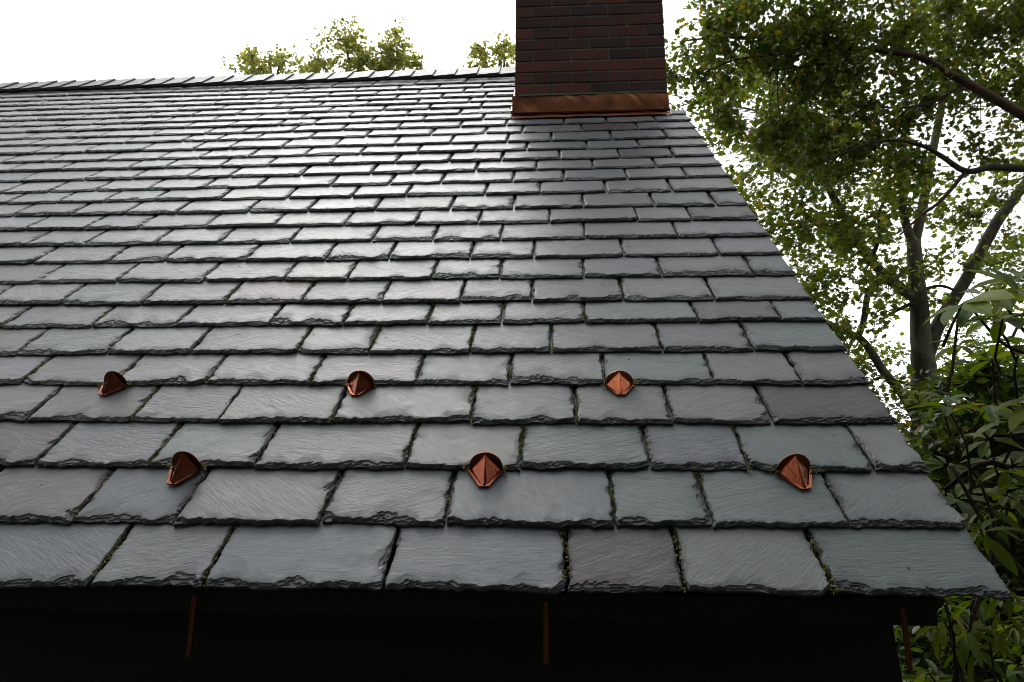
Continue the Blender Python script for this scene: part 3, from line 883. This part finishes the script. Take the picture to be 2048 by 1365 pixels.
# ---- sycamore beside the gable (trunk in view)
D = 12.0
k = D / FPX
syc = link('sycamore_tree', None, label='tall sycamore with mottled trunk forking beyond the roof edge', cat='tree')
tr = pix([(1860, 1260), (1850, 1080), (1846, 940), (1847, 830), (1848, 750), (1842, 680), (1838, 610), (1831, 540), (1827, 480)], D)
tr[0][2] = GZ - .1
limb(tr, [29 * k, 26 * k, 24 * k, 23 * k, 24 * k, 19 * k, 16.5 * k, 14.5 * k, 13 * k], syc, M_BARK, 'trunk', 12, 4, 1)
LB = [([(1829, 495), (1812, 448), (1805, 405), (1812, 350), (1806, 290), (1815, 215), (1800, 130, 11.6), (1805, 20, 11.5)], [13, 10, 9.5, 9, 8, 6, 5, 3]),
      ([(1829, 490), (1842, 430), (1853, 372), (1868, 290), (1884, 205), (1890, 120), (1905, 10, 12.4)], [12, 11, 10, 9, 8, 6, 3]),
      ([(1848, 720), (1878, 648), (1928, 566), (1962, 502), (2002, 432), (2050, 368), (2105, 270, 12.3), (2150, 150, 12.6), (2170, 0, 12.8)], [19, 15, 13, 12.5, 12, 11, 9, 7, 4]),
      ([(1834, 598), (1795, 572), (1742, 522), (1702, 462), (1682, 420), (1640, 350, 11.5), (1603, 290, 11.2), (1560, 230, 11)], [14, 12, 10, 9, 9, 7, 6, 4]),
      ([(1838, 845), (1802, 785), (1766, 742), (1742, 703), (1716, 674), (1680, 661), (1640, 640), (1590, 590)], [12, 10, 10, 9, 8, 6, 5, 3]),
      ([(1716, 674), (1728, 640), (1735, 592), (1752, 566), (1792, 556), (1815, 535)], [8, 7, 7, 7, 6, 5]),
      ([(1842, 600), (1800, 618), (1762, 640)], [5, 4, 3]), ([(1838, 582), (1880, 572), (1912, 582)], [4, 3.5, 2.5]),
      ([(1742, 522), (1760, 470), (1757, 430), (1770, 400)], [5, 4.5, 4, 3])]
ps = []
for i, (pth, rd) in enumerate(LB):
    pp = pix(pth, D); ps.append(pp)
    limb(pp, [r * k * .85 for r in rd], syc, M_BARK if i < 6 else M_TWIG, 'limb', 8, 4, 10 + i)
nodes = along(ps)
def region_clumps(areas, seed):
    """areas: (px, py, rx, ry, depth, depth spread, clumps, clump radius, leaves)"""
    rg = np.random.default_rng(seed); out = []
    for (x, y, rx, ry, d, dd, m, cr_, nl) in areas:
        for q in range(m):
            an = rg.random() * 2 * math.pi; rr_ = math.sqrt(rg.random())
            out.append((at(x + rx * rr_ * math.cos(an), y + ry * rr_ * math.sin(an), d + (rg.random() - .5) * 2 * dd), cr_ * (.7 + .6 * rg.random()), nl * (.6 + .8 * rg.random())))
    return out
cl_ = region_clumps([(1640, 380, 210, 120, 11.5, 1.6, 46, .62, 100), (1690, 540, 120, 120, 12, 1.2, 26, .55, 85), (1630, 620, 90, 90, 12, 1.2, 12, .5, 80),
                     (1760, 760, 120, 90, 12.5, 1.0, 20, .5, 85), (1760, 880, 110, 60, 12.5, 1.0, 16, .5, 90), (1830, 480, 80, 150, 12.3, 1.0, 16, .45, 70), (1950, 450, 70, 90, 12.5, .8, 9, .42, 60),
                     (2010, 560, 60, 60, 12.5, .8, 5, .4, 50), (1960, 690, 100, 60, 13, .8, 12, .5, 80), (2050, 470, 50, 160, 12.5, 1, 10, .5, 70),
                     (1560, 250, 150, 140, 11.3, 1.5, 24, .6, 100), (1800, 60, 260, 180, 12.5, 1.5, 34, .65, 95), (1750, -250, 420, 240, 12.5, 2, 46, .7, 95),
                     (2280, 250, 220, 380, 12.8, 2, 46, .7, 90), (1900, 900, 140, 90, 13, 1.2, 18, .5, 85),
                     (1440, 480, 120, 220, 12.5, 1.5, 26, .6, 75), (1560, 800, 150, 130, 13, 1.5, 26, .6, 75), (1250, 300, 120, 160, 13.5, 1.5, 16, .6, 70)], 21)
crown(syc, cl_, .092, (.105, .135, .026), M_LEAF, 31, LOBED, nodes, M_TWIG, .05, .35, .92)

# ---- second tree: trunk out of the picture to the right, two long boughs reaching in
D = 8.1
k = D / FPX
ov = link('overhanging_tree', None, label='broad leafy tree reaching two dark boughs in from the right', cat='tree')
base = at(2520, 700, 8.8)
limb([ground_at(base), at(2525, 800, 8.8), at(2505, 560, 8.8), at(2480, 380, 8.8), at(2440, 120, 8.8), at(2420, -250, 9)], [.26, .24, .2, .17, .13, .08], ov, M_BARK_RED, 'trunk', 12, 4, 3)
OB = [([(2490, 480, 8.8), (2320, 400), (2160, 302), (2048, 232), (1980, 192), (1902, 150), (1842, 116), (1762, 101), (1690, 96), (1602, 79), (1500, 75), (1425, 76), (1372, 82)], [17, 16, 15, 13.5, 12, 10.5, 9.5, 8, 6.5, 5, 4, 3, 2]),
      ([(2500, 520, 8.8), (2300, 380), (2160, 345), (2048, 338), (1985, 335), (1932, 343), (1882, 312), (1842, 291), (1790, 281), (1730, 290), (1660, 320)], [14, 13, 11, 10.5, 9.5, 8, 6.5, 5, 4.5, 3.5, 2]),
      ([(1932, 343), (1884, 400), (1842, 432), (1800, 470)], [6, 5, 4, 2.5]),
      ([(1930, 166), (1872, 202), (1802, 216), (1732, 211)], [5, 4.5, 3.5, 2]), ([(1760, 101), (1690, 122), (1620, 132), (1542, 142)], [5, 4, 3, 2]),
      ([(1602, 79), (1540, 110), (1470, 120), (1400, 150)], [3.5, 3, 2.5, 1.5]), ([(2480, 300, 8.8), (2300, 150), (2150, 40), (2020, -40), (1880, -120)], [13, 11, 9, 7, 4])]
ps = []
for i, (pth, rd) in enumerate(OB):
    pp = pix(pth, D); ps.append(pp)
    limb(pp, [r * k * .72 for r in rd], ov, M_BARK_RED if i != 1 else M_TWIG, 'bough', 8, 4, 40 + i)
nodes = along(ps)
cl_ = region_clumps([(1480, 70, 130, 75, 8.5, 0.6, 24, .42, 95), (1620, 110, 120, 90, 8.6, 0.68, 24, .42, 95), (1760, 150, 140, 110, 8.7, 0.75, 30, .45, 95), (1920, 90, 150, 110, 8.8, 0.75, 30, .48, 95),
                     (1560, 230, 130, 90, 8.8, 0.68, 20, .42, 85), (1720, 290, 170, 80, 8.8, 0.68, 28, .42, 85), (1980, 250, 100, 80, 9, 0.6, 14, .42, 75), (1400, 150, 60, 80, 8.5, 0.45, 9, .4, 80),
                     (1650, -20, 280, 50, 8.8, 0.75, 22, .48, 90), (1900, -180, 400, 130, 9, 1.2, 34, .6, 90), (2200, 100, 170, 250, 9.2, 1.05, 34, .55, 90), (1990, 400, 60, 50, 9, 0.45, 5, .36, 60)], 22)
crown(ov, cl_, .066, (.095, .130, .024), M_LEAF, 32, LOBED, nodes, M_TWIG, .06, .35, 1.0)

# ---- treetops beyond the ridge
def far_tree(name, lab, px, D, areas, seed, size=.115):
    root = link(name, None, label=lab, cat='tree', group='trees beyond the ridge')
    b = at(px, 400, D)
    top = at(px, 110, D)
    pp = [ground_at(b), b * .6 + ground_at(b) * .4, b, (b + top) / 2, top]
    limb(pp, [.30, .26, .2, .13, .05], root, M_BARK, 'trunk', 8, 3, seed)
    br = []
    for (x, y, rx, ry, *_) in areas:
        q = [b + (top - b) * .2, at((px + x) / 2, (y + 260) / 2, D), at(x, y, D)]
        limb(q, [.09, .06, .02], root, M_TWIG, 'limb', 6, 3, seed + 1); br.append(q)
    crown(root, region_clumps(areas, seed + 5), size, (.26, .27, .11), M_LEAF_FAR, seed + 9, LOBED, along(br), M_TWIG, .06, .3, .85)  # leaf colour paled: the washed-out haze is put into it
far_tree('broadleaf_tree', 'low leafy treetop left of the taller one beyond the ridge', 540, 24, [(500, 140, 34, 22, 24, 1, 12, .55, 50), (570, 148, 50, 26, 24, 1, 16, .6, 55), (560, 118, 25, 14, 24, .8, 5, .4, 40), (500, 110, 22, 12, 24, .8, 4, .4, 36), (540, 240, 110, 60, 24, 1.5, 26, .8, 60)], 61)
far_tree('broadleaf_tree', 'taller double-topped leafy treetop beyond the middle of the ridge', 720, 23, [(690, 80, 40, 24, 23, 1, 14, .5, 52), (790, 85, 34, 26, 23, 1, 11, .5, 50), (640, 120, 30, 26, 23, 1, 9, .5, 50), (760, 125, 60, 24, 23, 1, 16, .55, 55), (700, 140, 90, 22, 23, 1, 18, .55, 58), (815, 130, 25, 24, 23, .8, 7, .45, 48), (720, 240, 130, 60, 23, 1.5, 26, .8, 60)], 71)
far_tree('broadleaf_tree', 'small leafy treetop just left of the brick chimney', 1000, 22, [(962, 112, 16, 16, 22, .7, 5, .38, 40), (1010, 105, 22, 20, 22, .7, 7, .42, 44), (990, 140, 40, 16, 22, .8, 9, .45, 48), (1060, 130, 40, 60, 22, 1, 10, .6, 48), (1000, 230, 90, 60, 22, 1.2, 18, .8, 60)], 81)

# ---- rhododendron by the gable
rg = np.random.default_rng(77)
rh = link('rhododendron', None, label='rhododendron with whorls of long leathery leaves beside the eave corner', cat='shrub')
LV = [leaves_mesh('leaf', np.zeros((1, 3)), 1.0, LONG, np.array([c]), rg, fr=(np.array([[1., 0, 0]]), np.array([[0, 1., 0]]), np.array([[0, 0, 1.]]))) for c in ((.085, .135, .012), (.060, .105, .012), (.115, .160, .014), (.075, .115, .016))]
for m in LV: m.materials.append(M_LEAF_RHODO)
YL = leaves_mesh('leaf', np.zeros((1, 3)), 1.0, LONG, np.array([(.30, .20, .03)]), rg, fr=(np.array([[1., 0, 0]]), np.array([[0, 1., 0]]), np.array([[0, 0, 1.]])))
YL.materials.append(M_LEAF_RHODO)
foot = np.array([.55, 1.6, GZ])
whorls = [(1925, 608, 1.9, .125), (1965, 590, 1.95, .12), (2005, 640, 1.9, .12), (2045, 590, 1.9, .13), (2040, 560, 2.1, .13), (1985, 640, 2.05, .11), (1915, 690, 2.4, .09), (1985, 720, 2.4, .10), (2040, 690, 2.2, .11)]
for q in range(95):
    x = rg.uniform(1850, 2330); y = rg.uniform(760, 1420)
    lim = 1890 + (y - 900) * .30 if y < 1190 else 1835
    if x < lim - 30: x = lim + rg.uniform(0, 250)
    whorls.append((x, y, rg.uniform(1.85, 2.7), rg.uniform(.085, .125)))
for q in range(30):
    whorls.append((rg.uniform(2060, 2400), rg.uniform(520, 900), rg.uniform(2.0, 2.8), rg.uniform(.09, .125)))
leafs = []
segs = []
mains = [np.array([.34 + .30 * j, 1.35 + .25 * (j % 3), GZ + .1]) for j in range(4)]
for (x, y, d, ln) in whorls:
    c = at(x, y, d)
    m = mains[int(np.argmin([abs(q[0] - c[0]) for q in mains]))]
    q_ = (m - c) / np.linalg.norm(m - c) + rg.normal(size=3) * .45 + np.array([.25, .3, 0])
    segs.append((c + q_ / np.linalg.norm(q_) * rg.uniform(.12, .30), c))
    nl = int(rg.integers(6, 10))
    ph = rg.random() * 6.28
    axis = np.array([rg.normal() * .35 - .1, -.35 + rg.normal() * .3, 1.0]); axis /= np.linalg.norm(axis)
    ax = np.cross(axis, [0.3, 1, 0]); ax /= np.linalg.norm(ax); ay_ = np.cross(axis, ax)
    for j in range(nl):
        an = ph + j * 6.283 / nl + rg.normal() * .15
        el = rg.uniform(-.45, .45) if y < 1000 else rg.uniform(-.9, .15)
        dr = (ax * math.cos(an) + ay_ * math.sin(an)) * math.cos(el) + axis * math.sin(el)
        zz = axis - dr * (axis @ dr); zz /= np.linalg.norm(zz)
        leafs.append((c + dr * .012, dr, zz, ln * rg.uniform(.75, 1.15), d, x, y))
vis = [l for l in leafs if l[5] < 2080 and l[6] < 1400]
vis.sort(key=lambda l: l[4])
pick = set(id(l) for l in vis[:300])
far_l = []
for l in leafs:
    p, dr, zz, ln, d, x, y = l
    xx = np.cross(dr, zz)
    if id(l) in pick:
        me = YL if rg.random() < .012 else LV[int(rg.integers(0, 4))]
        o = link('leaf', me, None, rh)
        wv = rg.uniform(.85, 1.2) if y < 1000 else rg.uniform(.45, .8)
        o.matrix_world = Matrix(((xx[0] * ln * wv, dr[0] * ln, zz[0] * ln, p[0]), (xx[1] * ln * wv, dr[1] * ln, zz[1] * ln, p[1]), (xx[2] * ln * wv, dr[2] * ln, zz[2] * ln, p[2]), (0, 0, 0, 1)))
    else: far_l.append((p, dr, zz, ln))
fp = np.array([l[0] for l in far_l]); fy = np.array([l[1] for l in far_l]); fz = np.array([l[2] for l in far_l]); fl_ = np.array([l[3] for l in far_l])
link('foliage', leaves_mesh('foliage', fp, fl_, LONG, leaf_cols(len(fp), rg, (.068, .112, .014), .3, .02), rg, fr=(np.cross(fy, fz), fy, fz)), M_LEAF_RHODO, rh, kind='stuff')
link('twigs', twig_mesh(segs, .005, .003), M_TWIG, rh, kind='stuff')
for j, m in enumerate(mains):
    limb([np.array([m[0], m[1] + .1, GZ - .05]), m + np.array([rg.normal() * .1, 0, .6]), m + np.array([rg.normal() * .15, 0, 1.2]), m + np.array([rg.normal() * .2, -.1, 1.7])], [.02, .017, .013, .007], rh, M_TWIG, 'stem', 7, 4, j)
for pth, r in (([(2100, 1010, 2.2), (1985, 925, 2.2), (1890, 978, 2.4)], .012), ([(2080, 1180, 2.0), (1990, 1080, 2.0), (1905, 935, 2.1)], .009), ([(1900, 1420, 2.0), (1935, 1250, 2.0), (1948, 1200, 2.0)], .010), ([(1935, 1400, 1.9), (1925, 1300, 1.95), (1990, 1090, 2.0), (1960, 960, 2.05)], .008),
                ([(2100, 720, 2.1), (2010, 690, 2.05), (1945, 620, 2.0)], .006), ([(2100, 720, 2.1), (2030, 640, 2.05), (2005, 590, 2.0)], .006)):
    limb(pix(pth, 2.0), [r, r * .85, r * .6] if len(pth) == 3 else [r, r * .9, r * .8, r * .5], rh, M_TWIG, 'stem', 7, 5, 5)

# ---- bushy mass behind it
bu = link('leafy_bush', None, label='dense small-leaved green bush behind the rhododendron', cat='bush')
foot = at(2050, 1000, 4.6)
for j in range(5):
    t_ = at(1930 + j * 70, 800, 4.6 + .2 * (j % 2))
    limb([ground_at(foot + np.array([j * .15 - .3, 0, 0])), (ground_at(foot) + t_) / 2 + rg.normal(size=3) * .1, t_], [.035, .025, .01], bu, M_TWIG, 'stem', 6, 4, j)
cl_ = region_clumps([(1990, 800, 120, 70, 4.7, .5, 40, .22, 85), (1960, 930, 110, 90, 4.8, .5, 44, .22, 90), (2050, 1100, 160, 160, 4.8, .5, 70, .25, 90), (1930, 1250, 140, 120, 4.6, .4, 60, .25, 90),
                     (2250, 950, 180, 300, 4.8, .6, 44, .28, 70), (1890, 860, 50, 50, 4.9, .3, 8, .16, 55)], 23)
crown(bu, cl_, .072, (.055, .088, .020), M_LEAF, 33, OVAL, None, M_TWIG, .02, .6)

b2 = link('leafy_bush', None, label='rounded green bush low behind the gable end', cat='bush')
f2 = at(1640, 1000, 7.0)
for j in range(4):
    t_ = at(1520 + j * 90, 960, 7.0)
    limb([ground_at(f2 + np.array([j * .3 - .45, 0, 0])), (ground_at(f2) + t_) / 2 + rg.normal(size=3) * .1, t_], [.04, .03, .012], b2, M_TWIG, 'stem', 6, 4, j)
crown(b2, region_clumps([(1640, 1010, 210, 60, 7, .8, 50, .32, 60), (1650, 1180, 240, 150, 7, .9, 70, .36, 60)], 24), .085, (.055, .085, .020), M_LEAF, 34, OVAL, None, M_TWIG, .02, .6)
# ---- low woods far off, read as one mass
rgw = np.random.default_rng(404)
nw = 9000
an = rgw.uniform(-1.7, 1.9, nw); rd_ = rgw.uniform(46, 62, nw)
hw = 3.6 + 1.6 * vnoise(an * 14, 0, 12) + .8 * vnoise(an * 60, 4, 13)
pw_ = np.stack([rd_ * np.sin(an), rd_ * np.cos(an), GZ + rgw.random(nw) ** .8 * hw], -1)
link('distant_woods', leaves_mesh('distant_woods', pw_, rgw.uniform(.9, 1.7, nw), LOBED, leaf_cols(nw, rgw, (.05, .075, .022), .4, .02), rgw, .4), M_LEAF_WOOD, label='low dark line of distant woods beyond the lawn', cat='woods', kind='stuff')

# ---- unseen trees added behind the viewer to shade the eave side
def shade_tree(i, x, y, h, w, lab):
    root = link('unseen_shade_tree', None, label=lab, cat='tree', group='unseen trees added to shade the eave side')
    b = np.array([x, y, GZ - .1])
    limb([b, b + [0.1, 0, h * .3], b + [-.1, .1, h * .6], b + [0, 0, h * .92]], [.28, .23, .16, .05], root, M_BARK_RED, 'trunk', 8, 3, 90 + i)
    rg2 = np.random.default_rng(200 + i)
    cs = []
    for q in range(190):
        zz = rg2.random() ** .8; an = rg2.random() * 6.283
        rr_ = w * (1 - .6 * zz) * math.sqrt(rg2.random())
        cs.append((b + [rr_ * math.cos(an), rr_ * math.sin(an), h * (.06 + .94 * zz)], 1.0, 22))
    crown(root, cs, .55, (.04, .06, .018), M_LEAF_WOOD, 300 + i, OVAL, None, None, .03, .4)

for i, (x, y, h, w, lab) in enumerate([(-9.5, -7.5, 13, 3.2, 'unseen tree added to shade the eave, leftmost of the row'), (-5.6, -9.5, 14, 3.4, 'unseen tree added to shade the eave, second of the row'), (-1.8, -10.2, 14, 3.4, 'unseen tree added to shade the eave, middle of the row'),
                                       (2.2, -9.8, 14, 3.4, 'unseen tree added to shade the eave, fourth of the row'), (6.0, -7.6, 13, 3.2, 'unseen tree added to shade the eave, fifth of the row'), (8.5, -3.6, 12, 3.0, 'unseen tree added to shade the eave, last of the row')]):
    shade_tree(i, x * .92, y * .86, h * 1.35, w * 1.1, lab)

# ------------------------------------------------------------------ moss and litter in the joints, bits on the slates
rg = np.random.default_rng(909)
P, Sz, Cl = [], [], []
pal = np.array([(.26, .25, .05), (.13, .16, .03), (.20, .15, .05), (.07, .06, .03), (.05, .06, .02), (.24, .19, .08)])
for (uj, v0, e, n, li) in jointlog:
    if li < 0 or uj > -.01: continue
    amt = rg.random() ** 1.3 * (1.0 if n < 5 else .7)
    m = int(190 * amt)
    if not m: continue
    cen = rg.random(3)
    t = np.clip(cen[rg.integers(0, 3, m)] + rg.normal(size=m) * .13, .02, .98)
    uu = uj + rg.normal(size=m) * .0034
    P.append(roof(uu, v0 + t * e, .0092 * (1 - t) - .003 + rg.random(m) * .004))
    Sz.append(rg.uniform(.003, .0075, m)); Cl.append(pal[rg.choice(6, m, p=[.22, .22, .16, .16, .14, .10])])
for (gu, row, *_r) in GUARDS:                # tufts caught beside the guards
    for sd in (-1, 1):
        m = int(rg.integers(10, 34))
        a0, b0 = LINES[row]
        P.append(roof(gu * S + sd * .037 + rg.normal(size=m) * .005, (a0 + b0 * gu) * S - .006 + rg.normal(size=m) * .004, .004 + rg.random(m) * .010))
        Sz.append(rg.uniform(.004, .009, m)); Cl.append(pal[rg.choice(6, m, p=[.3, .1, .25, .1, .05, .2])])
link('moss', leaves_mesh('moss', np.concatenate(P), np.concatenate(Sz), OVAL, np.concatenate(Cl) * rg.uniform(.6, 1.2, (sum(map(len, Sz)), 1)), rg, .1), M_MOSS, label='yellow-green moss and litter caught in the joints between slates', cat='moss', kind='stuff')
m = 90
t = rg.random(m); vv = .02 + rg.random(m) ** 1.5 * 2.4; uu = -rg.random(m) * 2.4
hh = np.array([.0095 * (1 - ((v / .152) % 1)) for v in vv]) + .0015
fx, fy, fz = frames(m, 4.0, rg)
q = fx @ np.eye(3)
zz = np.tile(RN, (m, 1)) + rg.normal(size=(m, 3)) * .15; zz /= np.linalg.norm(zz, axis=1)[:, None]
yy = rg.normal(size=(m, 3)); yy -= (yy * zz).sum(1)[:, None] * zz; yy /= np.linalg.norm(yy, axis=1)[:, None]
link('leaf_litter', leaves_mesh('leaf_litter', roof(uu, vv, hh), rg.uniform(.003, .009, m), OVAL, pal[rg.choice(6, m)] * .8, rg, fr=(np.cross(yy, zz), yy, zz)), M_MOSS, label='tiny leaf scraps and seeds scattered over the slates', cat='litter', kind='stuff')
